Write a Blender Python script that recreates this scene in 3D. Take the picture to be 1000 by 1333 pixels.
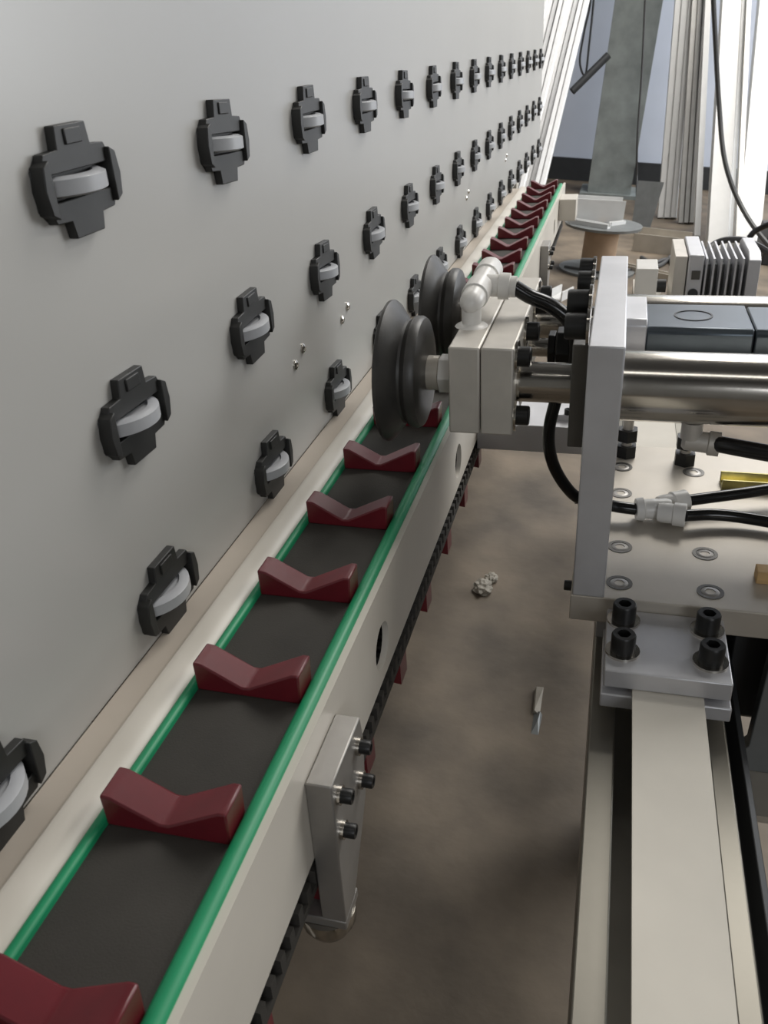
import bpy, bmesh, math, random
from mathutils import Vector, Matrix
random.seed(7)
for o in list(bpy.data.objects): bpy.data.objects.remove(o)
SC = bpy.context.scene; COL = SC.collection

# ---------------------------------------------------------------- camera
# Machine axes: u = away from the grey panel, v = along the conveyor, w = up along the panel
# (the whole machine leans back 5 degrees). 1 machine unit = one caster pitch = 0.2 m.
S = 0.2
ZC = 1.0                                   # camera height above the floor
T5 = math.radians(5)
RW = Matrix(((math.cos(T5), 0, -math.sin(T5)), (0, 1, 0), (math.sin(T5), 0, math.cos(T5))))
CM = Matrix(((0.9675, 0.2478, -0.0501), (0.0758, -0.4737, -0.8774), (-0.2412, 0.8451, -0.4771)))  # camera rows (right, down, forward)
FPX = 1109.7
def ray(x, y): return CM.transposed() @ Vector(((x - 500) / FPX, (y - 666.5) / FPX, 1))
def onu(x, y, u): d = ray(x, y); return d * (u / d[0])
def onv(x, y, v): d = ray(x, y); return d * (v / d[1])
def onw(x, y, w): d = ray(x, y); return d * (w / d[2])
def wray(x, y): return RW @ ray(x, y)
def onfloor(x, y, z=0.0): d = wray(x, y); return Vector((0, 0, ZC)) + d * ((z - ZC) / d[2])
def onY(x, y, Y): d = wray(x, y); return Vector((0, 0, ZC)) + d * (Y / d[1])
cam = bpy.data.cameras.new('camera'); camo = bpy.data.objects.new('camera', cam); COL.objects.link(camo)
r_, d_, f_ = (RW @ CM[0]).normalized(), (RW @ CM[1]).normalized(), (RW @ CM[2]).normalized()
m = Matrix.Identity(4)
for i in range(3): m[i][0], m[i][1], m[i][2] = r_[i], -d_[i], -f_[i]
m[0][3], m[1][3], m[2][3] = 0, 0, ZC
camo.matrix_world = m
cam.sensor_fit = 'VERTICAL'; cam.sensor_height = 24; cam.lens = 24 * FPX / 1333
cam.clip_start = 0.01
cam.dof.use_dof = True; cam.dof.focus_distance = 0.85; cam.dof.aperture_fstop = 14
SC.camera = camo

# ---------------------------------------------------------------- light and exposure
wd = bpy.data.worlds.new('world'); SC.world = wd; wd.use_nodes = True
wd.node_tree.nodes['Background'].inputs[0].default_value = (0.80, 0.86, 1.0, 1)
wd.node_tree.nodes['Background'].inputs[1].default_value = 0.30
def area(name, loc, target, sx, sy, watts, col):
    l = bpy.data.lights.new(name, 'AREA'); l.shape = 'RECTANGLE'; l.size = sx; l.size_y = sy; l.energy = watts; l.color = col
    o = bpy.data.objects.new(name, l); COL.objects.link(o); o.location = loc
    o.rotation_euler = (Vector(target) - Vector(loc)).to_track_quat('-Z', 'Y').to_euler()
    return o
area('skylight', (0.9, 4.9, 4.4), (0.9, 4.9, 0), 1.4, 4.0, 170, (1.0, 0.97, 0.92))
area('skylight', (3.0, 4.4, 4.4), (3.0, 4.4, 0), 1.0, 4.6, 100, (1.0, 0.97, 0.92))
area('window_and_fill_light', (3.7, 4.8, 1.9), (-1.0, 4.8, 0.9), 3.0, 1.8, 120, (0.93, 0.965, 1.0))
area('window_and_fill_light', (1.8, -3.8, 2.3), (0.2, 0.6, 0.9), 2.4, 1.2, 48, (0.93, 0.96, 1.0))  # added frontal fill from behind the camera, no window modelled in wall_front
area('ceiling_lamp', (0.8, -1.2, 4.4), (0.8, -1.2, 0), 2.6, 0.16, 9, (1.0, 0.97, 0.92))
SC.view_settings.view_transform = 'Standard'; SC.view_settings.look = 'None'
SC.view_settings.gamma = 1.0; SC.view_settings.exposure = 0.18
SC.view_settings.use_curve_mapping = False

# ---------------------------------------------------------------- materials
MATS = {}
def mat(name, col, rough=0.5, metal=0.0, var=0.08, scale=20.0, bump=0.0, bscale=200.0, coat=0.0, stretch=None, col2=None, rvar=0.0, spec=0.5):
    if name in MATS: return MATS[name]
    M = bpy.data.materials.new(name); M.use_nodes = True; nt = M.node_tree; b = nt.nodes['Principled BSDF']
    b.inputs['Metallic'].default_value = metal; b.inputs['Roughness'].default_value = rough
    b.inputs['Coat Weight'].default_value = coat; b.inputs['Specular IOR Level'].default_value = spec
    tc = nt.nodes.new('ShaderNodeTexCoord'); mp = nt.nodes.new('ShaderNodeMapping'); nt.links.new(tc.outputs['Object'], mp.inputs[0])
    if stretch: mp.inputs['Scale'].default_value = stretch
    n = nt.nodes.new('ShaderNodeTexNoise'); n.inputs['Scale'].default_value = scale; n.inputs['Detail'].default_value = 6
    nt.links.new(mp.outputs[0], n.inputs['Vector'])
    cr = nt.nodes.new('ShaderNodeValToRGB'); cr.color_ramp.elements[0].position = 0.3; cr.color_ramp.elements[1].position = 0.7
    c2 = col2 or tuple(min(1, c * (1 + var)) for c in col); c1 = tuple(c * (1 - var) for c in col) if not col2 else col
    cr.color_ramp.elements[0].color = (*c1, 1); cr.color_ramp.elements[1].color = (*c2, 1)
    nt.links.new(n.outputs[0], cr.inputs[0]); nt.links.new(cr.outputs[0], b.inputs['Base Color'])
    if rvar:
        mr = nt.nodes.new('ShaderNodeMapRange'); mr.inputs[3].default_value = max(0.02, rough - rvar); mr.inputs[4].default_value = rough + rvar
        nt.links.new(n.outputs[0], mr.inputs[0]); nt.links.new(mr.outputs[0], b.inputs['Roughness'])
    if bump:
        n2 = nt.nodes.new('ShaderNodeTexNoise'); n2.inputs['Scale'].default_value = bscale; n2.inputs['Detail'].default_value = 4
        nt.links.new(mp.outputs[0], n2.inputs['Vector'])
        bp = nt.nodes.new('ShaderNodeBump'); bp.inputs['Strength'].default_value = bump; bp.inputs['Distance'].default_value = 0.002
        nt.links.new(n2.outputs[0], bp.inputs['Height']); nt.links.new(bp.outputs[0], b.inputs['Normal'])
    MATS[name] = M; return M
PANEL = mat('grey_laminate', (0.47, 0.462, 0.44), 0.29, var=0.03, scale=3)
CREAM = mat('cream_paint', (0.66, 0.62, 0.55), 0.38, var=0.04, scale=12, rvar=0.05)
LEDGE = mat('beige_paint', (0.53, 0.47, 0.40), 0.45, var=0.06, scale=10)
BELT = mat('dark_belt', (0.047, 0.043, 0.037), 0.75, var=0.22, scale=14, bump=0.15, bscale=900)
TOOTH = mat('toothed_rubber', (0.03, 0.026, 0.022), 0.7)
GREEN = mat('green_plastic', (0.012, 0.30, 0.13), 0.42, var=0.08)
RED = mat('dark_red_polyurethane', (0.14, 0.011, 0.018), 0.34, var=0.18, scale=30, coat=0.1)
ALU = mat('machined_aluminium', (0.59, 0.59, 0.61), 0.45, metal=0.55, var=0.05, scale=30, rvar=0.07, bump=0.04, bscale=600)
ALUB = mat('brushed_aluminium', (0.50, 0.46, 0.40), 0.42, metal=0.35, var=0.08, scale=18, rvar=0.08)
ALUW = mat('bead_blasted_aluminium', (0.60, 0.57, 0.52), 0.5, metal=0.55, var=0.06, scale=40)
BEAM = mat('galvanised_beam', (0.27, 0.255, 0.22), 0.42, metal=0.75, var=0.14, scale=14, rvar=0.08)
CHROME = mat('polished_steel', (0.60, 0.57, 0.52), 0.17, metal=1.0, var=0.04, scale=40)
BRK = mat('milled_steel', (0.36, 0.345, 0.325), 0.42, metal=0.65, var=0.08, scale=30)
DSTEEL = mat('dark_steel', (0.13, 0.125, 0.115), 0.42, metal=0.7, var=0.1)
BLACKB = mat('black_oxide', (0.018, 0.018, 0.018), 0.38, metal=0.3, var=0.2)
BLACKP = mat('black_plastic', (0.018, 0.018, 0.017), 0.5, var=0.2, scale=60)
RUBBER = mat('black_rubber', (0.042, 0.040, 0.037), 0.42, var=0.3, scale=35, bump=0.05, bscale=400)
TYRE = mat('grey_tyre', (0.45, 0.46, 0.48), 0.35, var=0.06)
HOSE = mat('black_hose', (0.010, 0.010, 0.010), 0.22)
WHITEP = mat('white_plastic', (0.80, 0.78, 0.74), 0.35, var=0.04)
WBELT = mat('cream_belt', (0.72, 0.68, 0.60), 0.55, var=0.05, scale=16)
NAVY = mat('dark_blue_cylinder', (0.075, 0.090, 0.105), 0.34, metal=0.7, var=0.15)
ZINCY = mat('yellow_zinc', (0.38, 0.33, 0.12), 0.3, metal=0.8, var=0.4, scale=50)
WOOD = mat('pine_wood', (0.55, 0.36, 0.16), 0.6, var=0.15, scale=30, stretch=(1, 8, 8))
CARD = mat('cardboard', (0.42, 0.29, 0.19), 0.8, var=0.1)
FLOOR = mat('dusty_concrete', (0.074, 0.058, 0.042), 0.65, col2=(0.225, 0.178, 0.128), scale=4.5, bump=0.35, bscale=45)
WALL = mat('pale_blue_wall', (0.62, 0.67, 0.78), 0.6, var=0.06, scale=2)
HALL = mat('hall_wall', (0.25, 0.25, 0.24), 0.8, var=0.05, scale=1)
CEIL = mat('hall_ceiling', (0.13, 0.13, 0.13), 0.8, var=0.05, scale=1)
STEELC = mat('grey_green_steel', (0.25, 0.275, 0.27), 0.5, metal=0.2, var=0.2, scale=9, bump=0.15, bscale=40)
WPROF = mat('white_profile', (0.70, 0.70, 0.69), 0.3, var=0.03)
GPROF = mat('mill_profile', (0.42, 0.41, 0.39), 0.42, metal=0.5, var=0.08)
GLOSSY = mat('film_wrapped_profile', (0.78, 0.78, 0.78), 0.2, var=0.05, scale=25, bump=0.25, bscale=60)
GREYCAB = mat('grey_cable', (0.06, 0.06, 0.06), 0.5)
DARK = mat('dark_paint', (0.03, 0.032, 0.035), 0.5)
GREYM = mat('grey_sheet_steel', (0.20, 0.21, 0.21), 0.45, metal=0.4, var=0.1)
PAPER = mat('crumpled_paper', (0.36, 0.33, 0.28), 0.7, var=0.2)

# ---------------------------------------------------------------- mesh helpers
class MB:
    def __init__(s): s.v = []; s.f = []
    def add(s, vs, fs):
        n = len(s.v); s.v += [tuple(p) for p in vs]; s.f += [tuple(i + n for i in f) for f in fs]; return s
    def box(s, a, b):
        x0, y0, z0 = a; x1, y1, z1 = b
        return s.add([(x0,y0,z0),(x1,y0,z0),(x1,y1,z0),(x0,y1,z0),(x0,y0,z1),(x1,y0,z1),(x1,y1,z1),(x0,y1,z1)],
                     [(0,3,2,1),(4,5,6,7),(0,1,5,4),(1,2,6,5),(2,3,7,6),(3,0,4,7)])
    def prism(s, poly, axis, a0, a1):
        # poly in the two other axes, in cyclic order: axis 0 -> (v,w), axis 1 -> (u,w), axis 2 -> (u,v)
        def P(p, a): return (a, p[0], p[1]) if axis == 0 else ((p[0], a, p[1]) if axis == 1 else (p[0], p[1], a))
        n = len(poly)
        return s.add([P(p, a0) for p in poly] + [P(p, a1) for p in poly],
                     [tuple(range(n))[::-1], tuple(range(n, 2*n))] + [(i, (i+1) % n, n+(i+1) % n, n+i) for i in range(n)])
    def lathe(s, prof, o, ax, n=24, phase=0.0, closed=False):
        # prof: list of (distance along axis, radius)
        ax = Vector(ax).normalized(); t = Vector((0,0,1)) if abs(ax.z) < 0.9 else Vector((1,0,0))
        e1 = ax.cross(t).normalized(); e2 = ax.cross(e1); o = Vector(o); vs = []; fs = []
        for (h, r) in prof:
            for i in range(n):
                a = 2*math.pi*i/n + phase
                vs.append(o + ax*h + (e1*math.cos(a) + e2*math.sin(a))*r)
        m = len(prof)
        for j in range(m - 1 + (1 if closed else 0)):
            k = (j+1) % m
            for i in range(n): fs.append((j*n+i, j*n+(i+1) % n, k*n+(i+1) % n, k*n+i))
        if not closed:
            fs.append(tuple(range(n))[::-1]); fs.append(tuple(range((m-1)*n, m*n)))
        return s.add(vs, fs)
    def cyl(s, a, b, r, n=20, r2=None, phase=0.0):
        a = Vector(a); b = Vector(b); L = (b-a).length
        return s.lathe([(0, r), (L, r if r2 is None else r2)], a, b-a, n, phase)
    def tube(s, pts, r, n=10, sub=8):
        P = [Vector(p) for p in pts]; Q = []
        E = [2*P[0]-P[1]] + P + [2*P[-1]-P[-2]]
        for i in range(1, len(E)-2):
            for k in range(sub):
                t = k/sub; a, b, c, d = E[i-1], E[i], E[i+1], E[i+2]
                Q.append(0.5*((2*b) + (c-a)*t + (2*a-5*b+4*c-d)*t*t + (3*b-a-3*c+d)*t**3))
        Q.append(P[-1]); vs = []; fs = []; e = None
        for i, q in enumerate(Q):
            t = (Q[min(i+1, len(Q)-1)] - Q[max(i-1, 0)]).normalized()
            if e is None: e = t.orthogonal().normalized()
            e = (e - t*e.dot(t)).normalized(); g = t.cross(e)
            for k in range(n):
                a = 2*math.pi*k/n; vs.append(q + (e*math.cos(a) + g*math.sin(a))*r)
        m = len(Q)
        for j in range(m-1):
            for i in range(n): fs.append((j*n+i, j*n+(i+1) % n, (j+1)*n+(i+1) % n, (j+1)*n+i))
        fs.append(tuple(range(n))[::-1]); fs.append(tuple(range((m-1)*n, m*n)))
        return s.add(vs, fs)
    def mesh(s, name, M, base=(0,0,0), sc=1.0, ang=38):
        me = bpy.data.meshes.new(name)
        me.from_pydata([tuple((p[i]-base[i])*sc for i in range(3)) for p in s.v], [], s.f)
        bm = bmesh.new(); bm.from_mesh(me); bmesh.ops.recalc_face_normals(bm, faces=bm.faces); bm.to_mesh(me); bm.free()
        for p in me.polygons: p.use_smooth = True
        me.set_sharp_from_angle(angle=math.radians(ang)); me.materials.append(M); return me

def tag(o, label, cat, group=None, kind=None):
    if label: o['label'] = label
    if cat: o['category'] = cat
    if group: o['group'] = group
    if kind: o['kind'] = kind
    return o
def frame_m(base): return Matrix.Translation(Vector((0,0,ZC)) + RW @ (Vector(base)*S)) @ RW.to_4x4()
class Th:                                   # a thing: Empty + frame information for its parts
    def __init__(s, name, label, cat, base, machine=True, group=None, rot=None):
        s.o = bpy.data.objects.new(name, None); COL.objects.link(s.o); s.o.empty_display_size = 0.05
        s.base = Vector(base); s.sc = S if machine else 1.0
        s.o.matrix_world = frame_m(base) if machine else Matrix.Translation(s.base)
        tag(s.o, label, cat, group)
    def part(s, name, mb, M, parent=None, bevel=0.0, label=None, seg=2):
        o = bpy.data.objects.new(name, mb.mesh(name, M, s.base, s.sc)); COL.objects.link(o); o.parent = parent or s.o
        if bevel: bev(o, bevel, seg)
        if label: o['label'] = label
        return o
    def inst(s, name, me, loc, parent=None, rot=None):       # shared-mesh piece at a machine point
        o = bpy.data.objects.new(name, me); COL.objects.link(o); o.parent = parent or s.o
        o.location = (Vector(loc) - s.base)*s.sc
        if rot: o.rotation_euler = rot
        return o
def bev(o, w, seg=2):
    b = o.modifiers.new('bevel', 'BEVEL'); b.width = w; b.segments = seg; b.limit_method = 'ANGLE'; b.angle_limit = math.radians(40)
def single(name, mb, M, label, cat, base, machine=True, bevel=0.0, group=None, kind=None):
    o = bpy.data.objects.new(name, mb.mesh(name, M, base, S if machine else 1.0)); COL.objects.link(o)
    o.matrix_world = frame_m(base) if machine else Matrix.Translation(Vector(base))
    if bevel: bev(o, bevel)
    return tag(o, label, cat, group, kind)
def structure(name, mb, M):
    o = bpy.data.objects.new(name, mb.mesh(name, M)); COL.objects.link(o); o['kind'] = 'structure'; return o

# shared screw meshes (metres, axis +z, seat at z=0)
def cap_screw(r, h):
    b = MB(); n = 18; vs = []; fs = []
    for z, rr in ((0, r), (h*0.9, r), (h, r*0.9)):
        vs += [(rr*math.cos(2*math.pi*i/n), rr*math.sin(2*math.pi*i/n), z) for i in range(n)]
    hx = r*0.55
    for z in (h, h*0.45):
        vs += [(hx*math.cos(2*math.pi*i/n)*(1 if i % 3 == 0 else 0.93), hx*math.sin(2*math.pi*i/n)*(1 if i % 3 == 0 else 0.93), z) for i in range(n)]
    for j in range(4):
        for i in range(n): fs.append((j*n+i, j*n+(i+1) % n, (j+1)*n+(i+1) % n, (j+1)*n+i))
    fs.append(tuple(range(n))[::-1]); fs.append(tuple(range(4*n, 5*n)))
    return b.add(vs, fs)
SCREW = cap_screw(0.0085, 0.0105).mesh('screw', BLACKB)
SCREWL = cap_screw(0.0098, 0.016).mesh('screw', BLACKB)
SCREWS = cap_screw(0.0048, 0.007).mesh('screw', BLACKB)
WASH = MB().lathe([(0, 0.0138), (0.0022, 0.0138), (0.0022, 0.006), (0, 0.006)], (0,0,0), (0,0,1), 20, closed=True).mesh('washer', CHROME)
WASHS = MB().lathe([(0, 0.0062), (0.0025, 0.0062), (0.0025, 0.003), (0, 0.003)], (0,0,0), (0,0,1), 18, closed=True).mesh('washer', CHROME)
WASHM = MB().lathe([(0, 0.0098), (0.0022, 0.0098), (0.0022, 0.005), (0, 0.005)], (0,0,0), (0,0,1), 18, closed=True).mesh('washer', CHROME)
CSK = cap_screw(0.0082, 0.006).mesh('countersunk_screw', BRK)
CSKR = MB().lathe([(0, 0.0115), (0.0006, 0.0115), (0.0006, 0.0082), (0, 0.0082)], (0,0,0), (0,0,1), 20, closed=True).mesh('screw_recess', DSTEEL)
PLUSU = (0, math.pi/2, 0); MINUSU = (0, -math.pi/2, 0)

# ---------------------------------------------------------------- the hall
structure('floor', MB().box((-3, -4, -0.1), (4, 7.2, 0)), FLOOR)
structure('wall_back', MB().box((-3, 7.2, -0.1), (4, 7.35, 5)), WALL)
structure('wall_right', MB().box((4, -4, -0.1), (4.15, 7.35, 5)), HALL)
structure('wall_left', MB().box((-3.15, -4, -0.1), (-3, 7.35, 5)), HALL)
structure('wall_front', MB().box((-3, -4.15, -0.1), (4, -4, 5)), HALL)
structure('ceiling', MB().box((-3.15, -4.15, 5), (4.15, 7.35, 5.15)), CEIL)
structure('baseboard_back', MB().box((-3, 7.17, 0), (4, 7.2, 0.16)), DARK)

# ---------------------------------------------------------------- the grey panel with its casters
UP = -1.4887
pan = Th('support_panel', 'tall grey laminate machine panel dotted with black caster clips', 'machine panel', (UP, 8, -1.815))
pan.part('panel_sheet', MB().box((UP-0.09, -1.5, -1.815), (UP, 16.75, 3.6)), PANEL)
for v in (1.5, 6, 10.5, 15.5):
    pan.part('rear_post', MB().box((UP-0.62, v-0.15, -4.85), (UP-0.09-0.15, v+0.15, 3.4)), CREAM)
for v in (1.5, 6, 10.5, 15.5):
    for w in (-1.7, 3.2): pan.part('stay', MB().box((UP-0.24, v-0.1, w), (UP-0.09, v+0.1, w+0.2)), CREAM)
# holder in local metres: x = out of the panel, y = along, z = up
hb = MB(); k = S
def octo(v0, v1, w0, w1, c): return [(v0+c, w0), (v1-c, w0), (v1, w0+c), (v1, w1-c), (v1-c, w1), (v0+c, w1), (v0, w1-c), (v0, w0+c)]
def sc(poly): return [(a*k, b*k) for a, b in poly]
hb.prism(sc(octo(-0.185, 0.185, -0.085, 0.085, 0.035)), 0, 0, 0.006*k)
hb.prism(sc([(-0.15, 0.035), (0.15, 0.035), (0.165, 0.06), (0.15, 0.088), (0.082, 0.092), (0.075, 0.15), (-0.075, 0.15), (-0.082, 0.092), (-0.15, 0.088), (-0.165, 0.06)]), 0, 0, 0.03*k)
hb.prism(sc([(-0.15, -0.035), (-0.165, -0.06), (-0.15, -0.088), (-0.082, -0.092), (-0.072, -0.14), (0.072, -0.14), (0.082, -0.092), (0.15, -0.088), (0.165, -0.06), (0.15, -0.035)]), 0, 0, 0.03*k)
for sgn in (-1, 1):
    q = [(sgn*0.15, -0.075), (sgn*0.18, -0.06), (sgn*0.19, 0), (sgn*0.18, 0.06), (sgn*0.15, 0.075)]
    hb.prism(sc(q if sgn > 0 else q[::-1]), 0, 0, 0.045*k)
hb.box((0.025*k, -0.04*k, 0.10*k), (0.036*k, 0.04*k, 0.14*k))
HOLD = hb.mesh('wheel_holder', BLACKP)
WHEEL = MB().lathe([(-0.027*k, 0.05*k), (-0.027*k, 0.15*k), (-0.02*k, 0.165*k), (0.02*k, 0.165*k), (0.027*k, 0.15*k), (0.027*k, 0.13*k), (0.018*k, 0.125*k), (0.018*k, 0.05*k)], (0,0,0), (0,0,1), 36, closed=True).mesh('wheel', TYRE)
RIMM = MB().cyl((0,0,-0.02*k), (0,0,0.02*k), 0.055*k, 20).mesh('hub', BLACKP)
for r, (w, v0, n) in enumerate(((-0.284, 2.235, 15), (-1.008, 2.284, 15), (-1.68, 1.375, 16))):
    for i in range(-2 if r < 2 else -1, n):
        vv, ww = v0+i, w
        if r == 2 and 0 <= i <= 3:
            vv = (1.27, 2.27, 3.33, 4.35)[i]
        h = pan.inst('wheel_holder', HOLD, (UP, vv, ww), rot=(math.radians(random.uniform(-2.5, 2.5)), 0, 0))
        if 'bevel' not in h.modifiers: bev(h, 0.002)
        wl = bpy.data.objects.new('wheel', WHEEL); COL.objects.link(wl); wl.parent = h; wl.location = (-0.080*k, 0, 0)
PSCR = MB().lathe([(0, 0.0052), (0.0012, 0.0052), (0.0028, 0.003)], (0,0,0), (1,0,0), 14).mesh('panel_screw', CHROME)
for q in ((607, 257), (445, 418), (385, 480), (658, 205)):
    p = onu(*q, UP); pan.inst('panel_screw', PSCR, (UP, p[1], -1.345)); pan.inst('panel_screw', PSCR, (UP, p[1]+0.12, -1.30))

# ---------------------------------------------------------------- the conveyor
WB = -1.815; V0, V1 = -0.6, 13.1
con = Th('belt_conveyor', 'long cream belt conveyor with green edge strips along the grey panel', 'conveyor', (-1.0, 6, -4.9))
con.part('ledge', MB().box((UP+0.002, V0, WB-0.10), (-1.372, 12.7, WB)), LEDGE, bevel=0.0008)
con.part('guide_lip', MB().prism([(-1.372, WB-0.35), (-1.256, WB-0.35), (-1.256, WB-0.005), (-1.275, WB+0.012), (-1.345, WB+0.03), (-1.366, WB+0.026), (-1.372, WB+0.012)], 1, V0, 12.7), CREAM, bevel=0.0008)
con.part('belt_bed', MB().box((-1.2, V0+0.2, WB-0.12), (-0.86, V1-0.3, WB-0.045)), GREYM)
def half_round(u0, u1, w0, w1, n=6):
    return [(u0, w0), (u1, w0)] + [((u0+u1)/2 + (u1-u0)/2*math.cos(math.pi*i/n), w1 + (u1-u0)/2*0.7*math.sin(math.pi*i/n)) for i in range(n+1)]
con.part('green_strip', MB().prism(half_round(-1.256, -1.222, WB-0.05, WB+0.012), 1, V0, 12.9), GREEN)
con.part('green_strip', MB().prism(half_round(-0.858, -0.806, WB-0.05, WB+0.016), 1, V0, 12.9), GREEN)
# right side plate with round holes
sp = MB(); U0, U1, W0, W1 = -0.806, -0.78, -2.235, WB+0.012
holes = [0.87 + 1.73*i for i in range(7)]; edge = V0
for hc in holes:
    a, b = hc-0.16, hc+0.16
    sp.box((U0, edge, W0), (U1, a, W1)); edge = b
    wc, R = -2.075, 0.098
    angs = sorted([2*math.pi*i/28 for i in range(28)] + [math.atan2(dw, dv) % (2*math.pi) for dv in (-0.16, 0.16) for dw in (W0-wc, W1-wc)])
    out, inn = [], []
    for t in angs:
        c, s_ = math.cos(t), math.sin(t)
        L = min(0.16/abs(c) if abs(c) > 1e-6 else 9, ((W1-wc) if s_ > 0 else (wc-W0))/abs(s_) if abs(s_) > 1e-6 else 9)
        out.append((hc+c*L, wc+s_*L)); inn.append((hc+c*R, wc+s_*R))
    n = len(angs)
    vs = [(U1, *p) for p in out] + [(U1, *p) for p in inn] + [(U0, *p) for p in out] + [(U0, *p) for p in inn]
    fs = []
    for i in range(n):
        j = (i+1) % n
        fs += [(i, j, n+j, n+i), (2*n+j, 2*n+i, 3*n+i, 3*n+j), (n+i, n+j, 3*n+j, 3*n+i), (i, j, 2*n+j, 2*n+i)]
    sp.add(vs, fs)
sp.box((U0, edge, W0), (U1, V1, W1))
con.part('side_plate', sp, CREAM)
con.part('cross_member', MB().box((-1.256, V0+0.1, WB-0.34), (-0.842, V0+0.3, WB-0.13)), CREAM)
con.part('cross_member', MB().box((-1.256, 12.2, WB-0.34), (-0.842, 12.4, WB-0.13)), CREAM)
belt = MB().box((-1.222, V0+0.1, WB-0.04), (-0.858, V1-0.1, WB))
belt.box((-1.222, V0+0.1, -2.385), (-0.785, V1-0.1, -2.355))
v = V0+0.12
while v < V1-0.15:
    belt.box((-1.222, v, -2.355), (-0.785, v+0.036, -2.300)); v += 0.078
belt.lathe([(0, 0.28), (0.364, 0.28), (0.364, 0.24), (0, 0.24)], (-1.222, V1-0.1, (WB-2.375)/2), (1, 0, 0), 32, closed=True)
bo = con.part('belt', belt, BELT)
pb = MB(); px0, px1, ph, pl = -0.18, 0.18, 0.112, 0.112
prof = [(px0, 0), (px1, 0), (px1+0.004, ph), (px1-0.02, ph), (0.005, 0.033), (-0.02, 0.033), (px0+0.03, ph-0.008), (px0-0.002, ph-0.004)]
pb.prism([(a*S, b*S) for a, b in prof], 1, 0, pl*S)
PAD = pb.mesh('pad', RED, ang=50)
pv = 0.81
for i in range(-1, 22):
    o = con.inst('pad', PAD, (-1.043, pv+0.562*i, WB), parent=bo)
    o.rotation_euler = (0, 0, math.radians(random.uniform(-1.2, 1.2)))
    bev(o, 0.0012)
for i in range(0, 13):
    o = con.inst('pad', PAD, (-0.965, 0.62+0.562*i, -2.385), parent=bo, rot=(0, math.pi, 0))
con.part('end_roller', MB().cyl((-1.215, V1-0.1, -2.095), (-0.865, V1-0.1, -2.095), 0.235, 24), ALUB)
con.part('end_block', MB().box((-0.778, V1-1.2, WB-0.30), (-0.56, V1-0.75, WB-0.03)), CREAM, bevel=0.001)
con.part('shade_sheet', MB().box((-1.15, V0+0.3, -2.26), (-1.10, V1-0.4, WB-0.12)), DARK)  # added dark sheet standing in for the shade behind the side plate holes
for v in (1.5, 6, 10.5):
    con.part('wall_bracket', MB().box((-1.72, v-0.12, -2.13), (-1.372, v+0.12, WB-0.12)), CREAM)
    con.part('leg', MB().box((-2.35, v+0.2, -4.81), (-2.15, v+0.45, -2.2)), CREAM); con.part('leg_arm', MB().box((-2.35, v+0.2, -2.2), (-1.372, v+0.45, -2.05)), CREAM)
def bracket(v, full=True):
    b = MB().prism([(v, -1.905), (v+0.31, -1.905), (v+0.33, -2.0), (v+0.31, -2.25), (v+0.11, -2.52), (v, -2.52)], 0, -0.779, -0.695)
    b.box((-0.88, v, -2.56), (-0.695, v+0.14, -2.52))
    o = con.part('support_bracket', b, BRK, bevel=0.001)
    for dv, w in ((0.05, -1.985), (0.05, -2.135), (0.26, -1.985), (0.26, -2.135)):
        con.inst('washer', WASHS, (-0.695, v+dv, w), parent=o, rot=PLUSU)
        con.inst('screw', SCREWS, (-0.683, v+dv, w), parent=o, rot=PLUSU)
    con.part('dome_nut', MB().lathe([(0, 0.095), (0.05, 0.095), (0.085, 0.078), (0.105, 0.04), (0.11, 0.005)], (-0.785, v+0.075, -2.56), (0, 0, -1), 20), CHROME, parent=o)
bracket(1.70); bracket(9.3)
cp = con.part('cross_plate', MB().box((-0.779, 5.0, -2.30), (0.02, 5.75, -2.12)), ALU, bevel=0.001)
con.part('cross_plate_clip', MB().prism([(-0.30, -2.12), (0.02, -2.12), (0.02, -2.02), (-0.02, -2.02), (-0.02, -2.08), (-0.30, -2.08)], 1, 5.1, 5.6), ALU, parent=cp)
for u in (-0.22, -0.12):
    con.inst('screw', SCREWS, (u, 5.12, -2.08), parent=cp)

# ---------------------------------------------------------------- the linear beam with its drive belt
bm_ = Th('rail_beam', 'galvanised channel beam carrying the flat cream drive belt', 'beam', (0.33, 4, -5.04))
BT = -2.47
bm_.part('channel', MB().prism([(0.037, -3.0), (0.569, -3.0), (0.569, BT), (0.494, BT), (0.494, -2.75), (0.14, -2.75), (0.14, BT), (0.037, BT)], 1, -0.6, 9.6), BEAM, bevel=0.0015)
bm_.part('side_rail', MB().prism([(0.569, -2.9), (0.672, -2.9), (0.672, -2.61), (0.644, -2.59), (0.616, -2.67), (0.569, -2.67)], 1, -0.6, 9.6), DARK, bevel=0.001)
bm_.part('drive_belt', MB().box((0.192, -0.6, -2.305), (0.461, 9.5, -2.288)), WBELT)
for v in (-0.4, 9.3):
    bm_.part('belt_pulley', MB().cyl((0.19, v, -2.455), (0.465, v, -2.455), 0.149, 24), ALUB)
for v in (0.3, 4.5, 8.8):
    bm_.part('leg', MB().box((0.18, v-0.15, -5.02), (0.42, v+0.15, -3.0)), BEAM)

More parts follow.
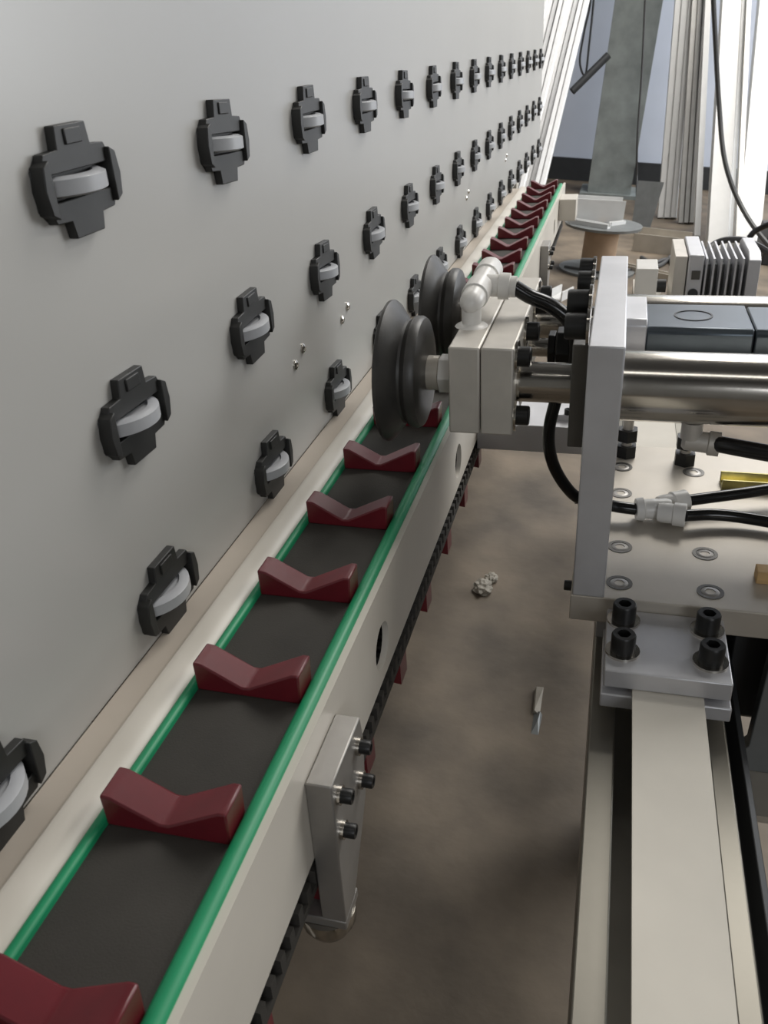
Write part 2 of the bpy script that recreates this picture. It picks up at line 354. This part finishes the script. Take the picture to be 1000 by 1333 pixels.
# ---------------------------------------------------------------- the suction gripper carriage
gr = Th('suction_gripper', 'aluminium carriage with two black suction cups on steel guide rods', 'gripper', (0.3, 4, -2.47))
BP = -2.15
bp = gr.part('base_plate', MB().box((-0.083, 3.2, -2.28), (1.7, 4.85, BP)), ALUB, bevel=0.0012)
for q in ((0.121, 4.54), (0.505, 4.527), (0.119, 4.214), (0.121, 3.65), (0.5065, 3.65), (0.123, 3.332), (0.507, 3.327)):
    gr.inst('screw_recess', CSKR, (q[0], q[1], BP), parent=bp); gr.inst('countersunk_screw', CSK, (q[0], q[1], BP-0.027), parent=bp)
for v, w in ((4.2, -2.2), (3.35, -2.2)):
    gr.inst('screw', SCREWS, (-0.083, v, w), parent=bp, rot=MINUSU)
vp = gr.part('mounting_plate', MB().box((-0.076, 3.2, BP), (0.06, 4.75, -1.022)), ALU, bevel=0.0012)
RV, RWc = 3.59, -1.315; RV2 = 4.50
fl = gr.part('bushing_flange', MB().box((-0.14, 3.33, -1.50), (-0.076, 3.72, -1.06)), DSTEEL, bevel=0.001)
for q, sm, ws in (((768, 425), SCREWL, WASH), ((771, 394), SCREWL, WASH), ((774, 367), SCREW, WASHM), ((776, 350), SCREW, WASHM)):
    p_ = onu(q[0], q[1], -0.076)
    gr.inst('washer', ws, (-0.076, p_[1], p_[2]), parent=vp, rot=MINUSU); gr.inst('screw', sm, (-0.087, p_[1], p_[2]), parent=vp, rot=MINUSU)
for v, w in ((3.78, -1.45), (4.6, -1.5)):
    gr.inst('screw', SCREWL, (-0.076, v, w), parent=vp, rot=MINUSU)
for v in (RV, RV2):
    gr.part('guide_rod', MB().cyl((-0.377, v, RWc), (-0.05, v, RWc), 0.088, 28), CHROME)
    gr.part('guide_tube', MB().lathe([(0, 0.15), (1.7, 0.15)], (0.06, v, RWc), (1, 0, 0), 40), CHROME)
# square air cylinder between the tubes
def rsq(v, w, hv, hw, c): return [(v-hv+c, w-hw), (v+hv-c, w-hw), (v+hv, w-hw+c), (v+hv, w+hw-c), (v+hv-c, w+hw), (v-hv+c, w+hw), (v-hv, w+hw-c), (v-hv, w-hw+c)]
ac = gr.part('air_cylinder', MB().prism(rsq(4.06, -1.31, 0.21, 0.17, 0.02), 0, 0.155, 0.60), NAVY, bevel=0.0015, label='dark blue square air cylinder body')
gr.part('cylinder_tail', MB().prism(rsq(4.06, -1.31, 0.205, 0.165, 0.02), 0, 0.606, 1.55), NAVY, parent=ac, bevel=0.0015)
gr.part('cylinder_cap', MB().prism(rsq(4.06, -1.29, 0.215, 0.185, 0.025), 0, 0.06, 0.155), ALU, parent=ac, bevel=0.0012)
gr.part('oval_mark', MB().lathe([(0, 0.085), (0.003, 0.085), (0.003, 0.077), (0, 0.077)], (0.36, 4.06, -1.14), (0, 0, 1), 30, closed=True), DARK, parent=ac)
gr.part('piston_rod', MB().cyl((-0.377, 4.06, -1.31), (-0.02, 4.06, -1.31), 0.045, 18), CHROME, parent=ac)
gr.part('rod_nut', MB().cyl((-0.245, 4.06, -1.31), (-0.09, 4.06, -1.31), 0.105, 6), BLACKB, parent=ac, bevel=0.001)
gr.part('lock_nut', MB().cyl((-0.285, 4.06, -1.31), (-0.25, 4.06, -1.31), 0.085, 6), BLACKB, parent=ac, bevel=0.0008)
# the split head block
hd = gr.part('head_block', MB().box((-0.515, 3.4, -1.495), (-0.377, 4.62, -1.108)), ALUW, bevel=0.0016)
gr.part('manifold_plate', MB().box((-0.653, 3.4, -1.495), (-0.519, 4.62, -1.108)), ALUW, bevel=0.0016, parent=hd)
for v, w in ((3.48, -1.165), (3.48, -1.43), (4.52, -1.17), (4.52, -1.43), (3.84, -1.165), (4.28, -1.165)):
    gr.inst('washer', WASH, (-0.377, v, w), parent=hd, rot=PLUSU); gr.inst('screw', SCREW, (-0.366, v, w), parent=hd, rot=PLUSU)
for v in (RV, RV2):
    cu = gr.part('suction_cup', MB().lathe([(0, 0.302), (0.006, 0.315), (0.020, 0.317), (0.036, 0.305), (0.066, 0.262), (0.088, 0.232), (0.100, 0.229), (0.110, 0.238), (0.124, 0.250), (0.150, 0.250), (0.166, 0.240), (0.178, 0.205), (0.182, 0.15), (0.184, 0.07), (0.10, 0.06), (0.06, 0.17), (0.022, 0.27)], (-0.962, v, -1.29), (1, 0, 0), 56, closed=True), RUBBER)
    gr.part('cup_hub', MB().lathe([(0, 0.078), (0.062, 0.078), (0.066, 0.072)], (-0.79, v, -1.29), (1, 0, 0), 24), ALUB, parent=cu)
    gr.part('hex_nut', MB().cyl((-0.725, v, -1.29), (-0.652, v, -1.29), 0.088, 6), WHITEP, parent=cu, bevel=0.0008)
    gr.part('cup_boss', MB().cyl((-0.93, v, -1.29), (-0.80, v, -1.29), 0.07, 18), DSTEEL, parent=cu)
# belt clamp in front
cl = gr.part('belt_clamp', MB().box((0.078, 2.77, -2.284), (0.558, 3.198, -2.20)), ALU, bevel=0.0012)
gr.part('clamp_base', MB().box((0.07, 2.755, -2.375), (0.566, 3.198, -2.309)), ALU, parent=cl, bevel=0.0012)
for u, v in ((0.147, 3.115), (0.483, 3.105), (0.145, 2.90), (0.482, 2.893)):
    gr.inst('washer', WASH, (u, v, -2.20), parent=cl); gr.inst('screw', SCREWL, (u, v, -2.189), parent=cl)
for v in (3.5, 4.5):
    gr.part('slide_shoe', MB().box((0.04, v-0.15, BT), (0.14, v+0.15, -2.28)), ALU); gr.part('slide_shoe', MB().box((0.494, v-0.15, BT), (0.565, v+0.15, -2.28)), ALU)
# studs under the guide tube
for u, v in ((0.14, 4.70), (0.46, 4.64)):
    st = gr.part('stud', MB().cyl((u, v, BP), (u, v, BP+0.30), 0.03, 14), ALUB)
    for z in (0.0, 0.10): gr.part('stud_nut', MB().cyl((u, v, BP+z), (u, v, BP+z+0.07), 0.06, 6), BLACKB, parent=st)
# hanging side bracket right of the clamp
sb = gr.part('side_bracket', MB().prism([(0.78, -2.28), (1.2, -2.28), (1.2, -3.05), (0.72, -3.05), (0.70, -2.98), (0.76, -2.9)], 1, 3.22, 3.30), GREYM, bevel=0.001)
gr.part('bracket_foot', MB().box((0.66, 2.95, -3.09), (1.2, 3.30, -3.05)), ALUB, parent=sb)
gr.part('side_motor', MB().prism(rsq(3.75, -2.62, 0.32, 0.33, 0.05), 0, 0.66, 1.3), DARK, bevel=0.001)
# tee fitting on the block
tb = onw(614, 424, -1.108)
tu, tv = tb[0], tb[1]
tf = gr.part('tee_fitting', MB().cyl((tu, tv, -1.108), (tu, tv, -1.0), 0.044, 16), WHITEP, label='white push-in tee fitting')
body = MB().lathe([(-0.062, 0.004), (-0.058, 0.02), (-0.045, 0.036), (-0.02, 0.049), (0.0, 0.052), (0.06, 0.055), (0.062, 0.062), (0.17, 0.062), (0.172, 0.055), (0.30, 0.055), (0.302, 0.062), (0.40, 0.060), (0.44, 0.045)], (tu, tv, -1.0), (0.07, 1, 0.13), 20)
gr.part('tee_body', body, WHITEP, parent=tf)
tq = Vector((tu, tv, -1.0)) + Vector((0.07, 1, 0.13)).normalized()*0.20
gr.part('tee_branch', MB().lathe([(0, 0.05), (0.08, 0.05), (0.082, 0.06), (0.13, 0.06), (0.132, 0.048), (0.16, 0.048)], tq, (1, 0, -0.05), 18), WHITEP, parent=tf)
gr.part('sealant', MB().lathe([(0, 0.075), (0.008, 0.065), (0.014, 0.045)], (tu, tv, -1.108), (0, 0, 1), 14), WHITEP, parent=tf)
ef = gr.part('elbow_fitting', MB().cyl((0.37, RV, RWc-0.15), (0.37, RV, RWc-0.225), 0.045, 16), ALUW)
gr.part('elbow_outlet', MB().lathe([(-0.045, 0.03), (-0.03, 0.044), (0.06, 0.045), (0.065, 0.053), (0.11, 0.053)], (0.38, RV, RWc-0.24), (1, -0.1, -0.05), 18), ALUW, parent=ef)

# hoses and the loose Y connector
hs = tq + Vector((0.15, 0, -0.008))
pts = [hs, onv(690, 386, hs[1]), onv(714, 396, hs[1]), onv(735, 411, hs[1]), onv(747, 430, hs[1]), onv(750, 455, hs[1]), onv(748, 480, hs[1])]
single('air_hose', MB().tube(pts, 0.034, 12), HOSE, 'black air hose from white tee fitting to the mounting plate', 'hose', hs)
pts = [onv(722, 520, 3.5), onv(716, 560, 3.42), onv(716, 600, 3.35), onv(733, 635, 3.3), onv(765, 652, 3.15)]
yc = onw(843, 664, BP+0.06); 
pts = [onv(728, 505, 3.85), onv(715, 560, 3.85), onv(719, 600, 3.88), onv(736, 632, 3.92), onv(757, 650, 3.97), onw(800, 659, BP+0.07), onw(828, 663, BP+0.06)]
single('air_hose', MB().tube(pts, 0.03, 12), HOSE, 'black air hose looping below the steel guide rod', 'hose', pts[0])
yb = Th('y_connector', 'pale plastic Y hose connector lying on the carriage plate', 'connector', (yc[0], yc[1], BP))
A = onw(828, 663, BP+0.06); B1 = onw(893, 652, BP+0.065); B2 = onw(893, 671, BP+0.065)
yb.part('single_end', MB().lathe([(0, 0.055), (0.035, 0.06), (0.04, 0.05), (0.15, 0.052), (0.17, 0.045)], A, (B1+B2)/2-A, 18), WHITEP)
for B in (B1, B2):
    st_ = A.lerp(B, 0.45)
    yb.part('twin_end', MB().lathe([(0, 0.045), (0.02, 0.05), (0.07, 0.05), (0.075, 0.058), ((B-st_).length, 0.058)], st_, B-st_, 18), WHITEP)
single('air_hose', MB().tube([B1, onw(930, 647, BP+0.07), onw(975, 641, BP+0.08), onw(1060, 628, BP+0.10)], 0.03, 12), HOSE, 'straight black air hose leaving the Y connector beside the yellow bar', 'hose', B1)
single('air_hose', MB().tube([B2, onw(930, 670, BP+0.06), onw(975, 675, BP+0.05), onw(1060, 690, BP+0.04)], 0.03, 12), HOSE, 'glossy black air hose leaving the Y connector, sagging onto the plate', 'hose', B2)
e0 = Vector((0.49, RV-0.01, RWc-0.245))
single('air_hose', MB().tube([e0, onv(940, 579, 3.55), onv(1000, 590, 3.5), onv(1070, 602, 3.45)], 0.036, 12), HOSE, 'thick black air hose from the elbow below the polished tube', 'hose', e0)
ya = onw(938, 632, BP); yb_ = onw(1040, 640, BP)
single('yellow_bar', MB().prism([(ya[1]-0.06, BP), (ya[1]+0.06, BP), (ya[1]+0.06, BP+0.06), (ya[1]+0.045, BP+0.06), (ya[1]+0.03, BP+0.015), (ya[1]-0.03, BP+0.015), (ya[1]-0.045, BP+0.06), (ya[1]-0.06, BP+0.06)], 0, ya[0], ya[0]+0.7), ZINCY, 'yellow zinc plated channel bar on the carriage plate', 'metal bar', (ya[0]+0.3, ya[1], BP), bevel=0.0006)
wa = onw(984, 760, BP)
single('wood_stick', MB().box((wa[0], wa[1], BP), (wa[0]+0.5, wa[1]+0.075, BP+0.06)), WOOD, 'short pine stick lying on the carriage plate', 'stick', (wa[0]+0.2, wa[1], BP), bevel=0.0008)
single('cable_loop', MB().tube([onw(1030, 985, -3.2), onw(990, 985, -3.2), onw(966, 1000, -3.2), onw(975, 1020, -3.2), onw(1030, 1035, -3.2)], 0.05, 10), HOSE, 'thick black cable loop beside the beam under the carriage', 'cable', onw(990, 1005, -3.2))

# ---------------------------------------------------------------- drive unit at the far end of the beam
dr = Th('drive_motor', 'finned aluminium drive motor at the far end of the beam', 'motor', (0.9, 8.9, -2.75))
q0 = onv(874, 385, 8.5); q1 = onv(984, 385, 8.5)
ub, wt, wb_ = q0[0], onv(900, 322, 8.9)[2], -2.75
L = q1[0]-q0[0]
dr.part('gear_plate', MB().box((ub, 8.5, wb_), (ub+0.15*L, 9.3, wt)), ALUW, bevel=0.001)
g = dr.part('gearbox', MB().box((ub+0.16*L, 8.46, wb_), (ub+0.34*L, 9.34, wt+0.02)), ALU, bevel=0.002)
dr.part('port', MB().cyl((ub+0.25*L, 8.44, wt-0.33), (ub+0.25*L, 8.47, wt-0.33), 0.045, 16), DARK, parent=g)
dr.part('terminal_slot', MB().box((ub+0.21*L, 8.445, wt-0.2), (ub+0.31*L, 8.47, wt-0.12)), DSTEEL, parent=g)
dr.part('motor_core', MB().box((ub+0.34*L, 8.72, wb_), (ub+0.84*L, 9.1, wt-0.12)), GREYM)
for i in range(6):
    u = ub + (0.37+0.085*i)*L
    dr.part('fin', MB().box((u, 8.5, wb_+0.02), (u+0.022*L, 9.3, wt-0.02)), ALU)
dr.part('end_cap', MB().prism([(8.48, wb_), (9.32, wb_), (9.32, wt-0.02), (9.2, wt+0.03), (8.6, wt+0.03), (8.48, wt-0.03)], 0, ub+0.86*L, ub+L), ALU, bevel=0.0015)
dr.part('motor_mount', MB().box((ub, 8.6, wb_-0.06), (ub+L, 9.2, wb_)), BEAM)
dr.part('mount_arm', MB().box((0.61, 8.7, -3.0), (ub+0.5*L, 9.1, wb_-0.06)), BEAM)
wq = onv(840, 385, 8.2); wq2 = onv(826, 385, 8.2); wq3 = onv(854, 385, 8.2); wtp = onv(840, 350, 8.2)[2]
wbx = Th('sensor_box', 'plain white junction box on the beam before the motor', 'box', (wq[0], 8.4, BT))
bx_ = wbx.part('box_body', MB().box((wq2[0], 8.2, BT), (wq3[0], 8.6, wtp)), WHITEP, bevel=0.0012)
wbx.part('cable_plug', MB().cyl((wq3[0], 8.4, wtp-0.2), (wq3[0]+0.09, 8.4, wtp-0.2), 0.06, 14), BLACKP, parent=bx_)

# ---------------------------------------------------------------- background: column, leaning profiles, spool, scraps
c0 = onfloor(795, 247)
sc_ = Th('steel_column', 'grey-green painted steel H column standing before the pale wall', 'column', (0.0, 6.55, 0), machine=False)
xa, xb = onY(766, 240, 6.5)[0], onY(823, 240, 6.5)[0]
sc_.part('flange', MB().box((xa, 6.5, 0), (xb, 6.525, 4.9)), STEELC, bevel=0.002)
sc_.part('flange', MB().box((xa, 6.8, 0), (xb, 6.825, 4.9)), STEELC, bevel=0.002)
sc_.part('web', MB().box(((xa+xb)/2-0.01, 6.525, 0), ((xa+xb)/2+0.01, 6.8, 4.9)), STEELC)
sc_.part('base_plate', MB().box((xa-0.05, 6.45, 0), (xb+0.05, 6.88, 0.025)), STEELC)
def lean_profile(name, pb_, pt_, wd_, dp_, M, label, ribs, group=None, ridge=0.35):
    # a profile whose centre line runs from pb_ (foot) to pt_ (top); the face with ribs looks at -Y
    pb_, pt_ = Vector(pb_), Vector(pt_); ax = (pt_-pb_); Ln = ax.length; z = ax.normalized(); x = Vector((0, 1, 0)).cross(z).normalized(); y = z.cross(x)
    t = Th(name, label, 'profile', pb_, machine=False, group=group)
    t.o.matrix_world = Matrix.Translation(pb_) @ Matrix((x, y, z)).transposed().to_4x4(); t.base = Vector((0, 0, 0))
    n = ribs; poly = []
    for i in range(n):
        a, b = -wd_/2 + wd_*i/n, -wd_/2 + wd_*(i+1)/n; g_ = (b-a)*0.2; dd = dp_*ridge
        poly += [(a, 0), (a+g_*0.3, -dd), (b-g_, -dd), (b-g_*0.7, 0)]
    poly += [(wd_/2, 0), (wd_/2, dp_*0.65), (-wd_/2, dp_*0.65)]
    t.part('profile_body', MB().prism(poly[::-1], 2, 0, Ln), M)
    return t
def px_profile(name, bx, by, tx, ty, wpx, Yf, Yt, M, label, ribs, group=None, dp=0.06):
    d = wray(bx, by); 
    Yt = Yf + (6.6-Yf)*1.15/1.95
    pf = onY(bx, by, Yf); tp = onY(tx, ty, Yt)
    z = (tp-pf)
    f = pf + z*((0.005-pf.z)/z.z); e = f + z*(2.1/z.z)
    wd_ = wpx/FPX*Yf/1.08
    return lean_profile(name, f, e, wd_, dp, M, label, ribs, group)
# film-wrapped bundle beside the panel end
xs = [(654, 708), (668, 722), (682, 735), (695, 748), (708, 761)]
for i, (b_, t_) in enumerate(xs):
    px_profile('wrapped_profile', b_-6, 245, t_, 0, 13.5, 5.15+(0.0, 0.14, 0.05, 0.20, 0.10)[i], 5.75, GLOSSY, 'shiny white wrapped profile leaning in the bundle beyond the panel', 2, 'wrapped profiles beyond the panel', dp=0.07)
px_profile('white_profile', 869, 278, 892, 0, 24, 5.85, 6.6, WPROF, 'white ribbed window profile leaning right beside the steel column', 3)
px_profile('mill_profile', 893, 300, 912, 0, 20, 5.7, 6.5, GPROF, 'dull grey ribbed profile leaning between two white profiles', 3)
px_profile('thin_profile', 907, 318, 922, 0, 8, 5.3, 6.2, WPROF, 'thin pale profile edge leaning before the dull grey profile', 1)
px_profile('wide_profile', 936, 325, 955, 0, 32, 5.0, 6.1, WPROF, 'wide smooth white profile leaning behind the finned motor', 1)
px_profile('edge_profile', 960, 325, 975, 0, 7, 4.9, 6.0, GPROF, 'narrow grey edge profile leaning along the wide white one', 1)
px_profile('white_board', 975, 300, 1003, 0, 30, 5.2, 6.3, WPROF, 'broad white board leaning at the right end of the row', 1)
px_profile('narrow_strip', 1010, 300, 1040, 0, 16, 5.6, 6.5, WPROF, 'dim white strip leaning behind the broad white board', 2)
for x0, x1, lab in ((0.2, 1.9, 'grey storage rail holding the leaning white profiles'), (-1.2, -0.2, 'grey storage rail holding the wrapped bundle')):
    rk = Th('storage_rail', lab, 'rail', ((x0+x1)/2, 7.2, 1.9), machine=False)
    rk.part('rail', MB().box((x0, 6.68, 1.88), (x1, 6.72, 1.93)), GREYM)
    for xx in (x0+0.1, x1-0.14): rk.part('arm', MB().box((xx, 6.72, 1.89), (xx+0.04, 7.2, 1.92)), GREYM)
# black pipe and wires on the column
a, b = onY(745, 119, 6.35), onY(792, 72, 6.45)
single('black_pipe', MB().cyl(a, b, 0.024, 14), DARK, 'short black pipe slanting from the left of the steel column', 'pipe', (a+b)/2, machine=False)
w1 = [onY(x_, y_, 6.44) for x_, y_ in ((770, -60), (769, 0), (761, 40), (755, 80), (762, 98), (767, 60), (773, 0), (777, -60))]
single('hanging_wire', MB().tube(w1, 0.007, 6), DARK, 'thin dark wire hanging in a loop above the black pipe', 'wire', w1[0], machine=False)
w2 = [onY(840, 0, 6.4), onY(836, 90, 6.4), onY(830, 180, 6.4), onY(829, 250, 6.4), onfloor(828, 318)]
single('hanging_wire', MB().tube(w2, 0.007, 6), GREYCAB, 'thin grey wire hanging straight down the right of the steel column', 'wire', w2[-1], machine=False)
w3 = [onY(927, -40, 4.6), onY(931, 40, 4.6), onY(936, 130, 4.6), onY(944, 210, 4.5), onY(966, 270, 4.4), onY(1000, 318, 4.2), onY(1040, 350, 4.1)]
single('hanging_cable', MB().tube(w3, 0.011, 8), GREYCAB, 'dark cable hanging before the wide white profile and curving right', 'cable', w3[0], machine=False)
w4 = [onY(916, 332, 1.95), onY(930, 318, 2.0), onY(950, 312, 2.0), onY(975, 315, 2.0), onY(1010, 335, 2.0), onY(1050, 370, 2.0)]
single('motor_cable', MB().tube(w4, 0.007, 8), GREYCAB, 'grey cable arching over the fins of the motor', 'cable', w4[0], machine=False)
w5 = [onY(975, 310, 3.9), onY(985, 300, 3.9), onY(1010, 290, 3.9), onY(1050, 285, 3.9)]
single('black_cable', MB().tube(w5, 0.012, 8), HOSE, 'short black cable running off beyond the white board', 'cable', w5[0], machine=False)
dk = Th('dark_cabinet', 'dark metal stand partly behind the white board', 'stand', (1.0, 4.9, 0), machine=False)
k1 = onY(978, 330, 4.75)
dk.part('stand_body', MB().box((k1[0]+0.06, 4.75, 0), (k1[0]+0.7, 5.05, 0.17)), DARK, bevel=0.004)
dk.part('stand_arm', MB().prism([(k1[0]+0.1, 0.17), (k1[0]+0.17, 0.17), (k1[0]+0.2, 0.30), (k1[0]+0.5, 0.36), (k1[0]+0.5, 0.40), (k1[0]+0.1, 0.35)], 1, 4.8, 4.84), DARK)
# cable spool
so = onY(786, 291, 4.3)
spo = Th('cable_spool', 'cable spool with grey flanges and bare cardboard core on the floor', 'spool', (so[0], 4.3, 0), machine=False)
H = so[2]
spo.part('flange', MB().lathe([(0, 0.03), (0, 0.178), (0.012, 0.18), (0.012, 0.03)], (so[0], 4.3, H-0.012), (0, 0, 1), 40, closed=True), GREYM)
spo.part('core', MB().cyl((so[0], 4.3, 0.012), (so[0], 4.3, H-0.012), 0.08, 28), CARD)
spo.part('flange', MB().lathe([(0, 0.03), (0, 0.178), (0.012, 0.18), (0.012, 0.03)], (so[0], 4.3, 0), (0, 0, 1), 40, closed=True), GREYM)
def scrap(name, px, Y, Lx, wd_, ht, rz, label, z=None, M=WPROF, tilt=0.0):
    p = onY(*px, Y); z0 = p.z if z is None else z
    b = MB(); t = 0.006
    b.prism([(-wd_/2, 0), (wd_/2, 0), (wd_/2, ht), (wd_/2-t, ht), (wd_/2-t, t), (-wd_/2+t, t), (-wd_/2+t, ht), (-wd_/2, ht)], 0, -Lx/2, Lx/2)
    o = bpy.data.objects.new(name, b.mesh(name, M)); COL.objects.link(o); o.location = (p.x, Y, z0); o.rotation_euler = (0, tilt, rz)
    tag(o, label, 'metal scrap'); return o
scrap('channel_offcut', (776, 275), 4.38, 0.25, 0.11, 0.10, math.radians(8), 'white channel offcut lying across the spool flange', z=H)
scrap('channel_offcut', (768, 283), 4.22, 0.20, 0.035, 0.02, math.radians(-22), 'slim white channel offcut at the front of the spool flange', z=H)
scrap('aluminium_channel', (862, 318), 4.9, 0.28, 0.20, 0.09, math.radians(-8), 'wide aluminium channel offcut lying on the floor under the profiles', z=0.0, M=ALUB)
p = onY(833, 268, 5.6)
gs = single('steel_sheet', MB().prism([(-0.055, 0), (0.05, 0), (0.085, 0.27), (-0.06, 0.27)], 1, 0, 0.006), GREYM, 'small grey steel sheet standing upright behind the spool', 'metal sheet', (0, 0, 0), machine=False)
gs.location = (onY(834, 300, 5.4)[0], 5.4, 0.0); gs.rotation_euler = (math.radians(-8), 0, 0)
for i, (q, lab) in enumerate((([(735, 348), (760, 352), (790, 356), (830, 350)], 'dark cable on the floor before the cable spool'),
                              ([(835, 335), (850, 342), (870, 338), (880, 352)], 'dark cable curling on the floor below the aluminium channel'),
                              ([(832, 350), (860, 345), (880, 330), (900, 345)], 'second dark cable crossing on the floor behind the white box'))):
    pp = [onfloor(*z_, 0.012) for z_ in q]
    single('floor_cable', MB().tube(pp, 0.010, 8), GREYCAB, lab, 'cable', pp[0], machine=False)
scrap('channel_offcut', (738, 330), 3.75, 0.12, 0.06, 0.04, math.radians(70), 'short white channel offcut on the floor beside the spool', z=0.0)
scrap('channel_offcut', (848, 340), 4.3, 0.26, 0.05, 0.03, math.radians(-30), 'long grey channel offcut on the floor right of the spool', z=0.0, M=ALUB)
scrap('channel_offcut', (806, 276), 4.30, 0.10, 0.02, 0.015, math.radians(50), 'thin bright offcut at the right of the spool flange', z=H)
# litter on the floor
def litter(name, px, pts, M, label, cat):
    p = onfloor(*px); b = MB(); n = len(pts)
    vs = [(x, y, z) for x, y, z in pts]
    me = bpy.data.meshes.new(name); bm2 = bmesh.new()
    for q in vs: bm2.verts.new(q)
    bmesh.ops.convex_hull(bm2, input=bm2.verts); bm2.to_mesh(me); bm2.free(); me.materials.append(M)
    o = bpy.data.objects.new(name, me); COL.objects.link(o); o.location = p; tag(o, label, cat)
def blob(sx, sy, sz, n=26): return [(random.uniform(-1, 1)*sx, random.uniform(-1, 1)*sy, random.uniform(0, 1)*sz) for _ in range(n)] + [(-sx*0.5, -sy*0.5, 0), (sx*0.5, -sy*0.4, 0), (0, sy*0.5, 0)]
def crumple(name, px, lumps, M, label, cat):
    bm2 = bmesh.new()
    for cx, cy, sx, sy, sz in lumps:
        r = bmesh.ops.create_icosphere(bm2, subdivisions=3, radius=1.0)
        for v_ in r['verts']:
            k_ = random.uniform(0.72, 1.12); v_.co = Vector((cx+v_.co.x*sx*k_, cy+v_.co.y*sy*k_, max(0.0, sz*(0.7+v_.co.z*k_))))
    me = bpy.data.meshes.new(name); bm2.to_mesh(me); bm2.free(); me.materials.append(M)
    o = bpy.data.objects.new(name, me); COL.objects.link(o); o.location = onfloor(*px); tag(o, label, cat)
crumple('paper_wad', (628, 768), [(0, 0, 0.020, 0.028, 0.012), (0.012, 0.038, 0.014, 0.018, 0.010)], PAPER, 'crumpled pale paper wad on the floor between conveyor and beam', 'litter')
litter('paper_strip', (705, 915), [(-0.012, -0.03, 0), (0.0, -0.032, 0), (0.0, 0.03, 0), (-0.014, 0.03, 0), (-0.010, -0.03, 0.008), (0.0, 0.03, 0.010), (-0.012, 0.03, 0.008)], PAPER, 'small white curled strip on the floor beside the beam', 'litter')
litter('paper_strip', (700, 940), [(-0.008, -0.03, 0), (0.004, -0.03, 0), (0.006, 0.02, 0), (-0.008, 0.025, 0), (0, 0, 0.006), (0.002, 0.02, 0.006)], GREYM, 'dull grey strip on the floor next to the white curled strip', 'litter')
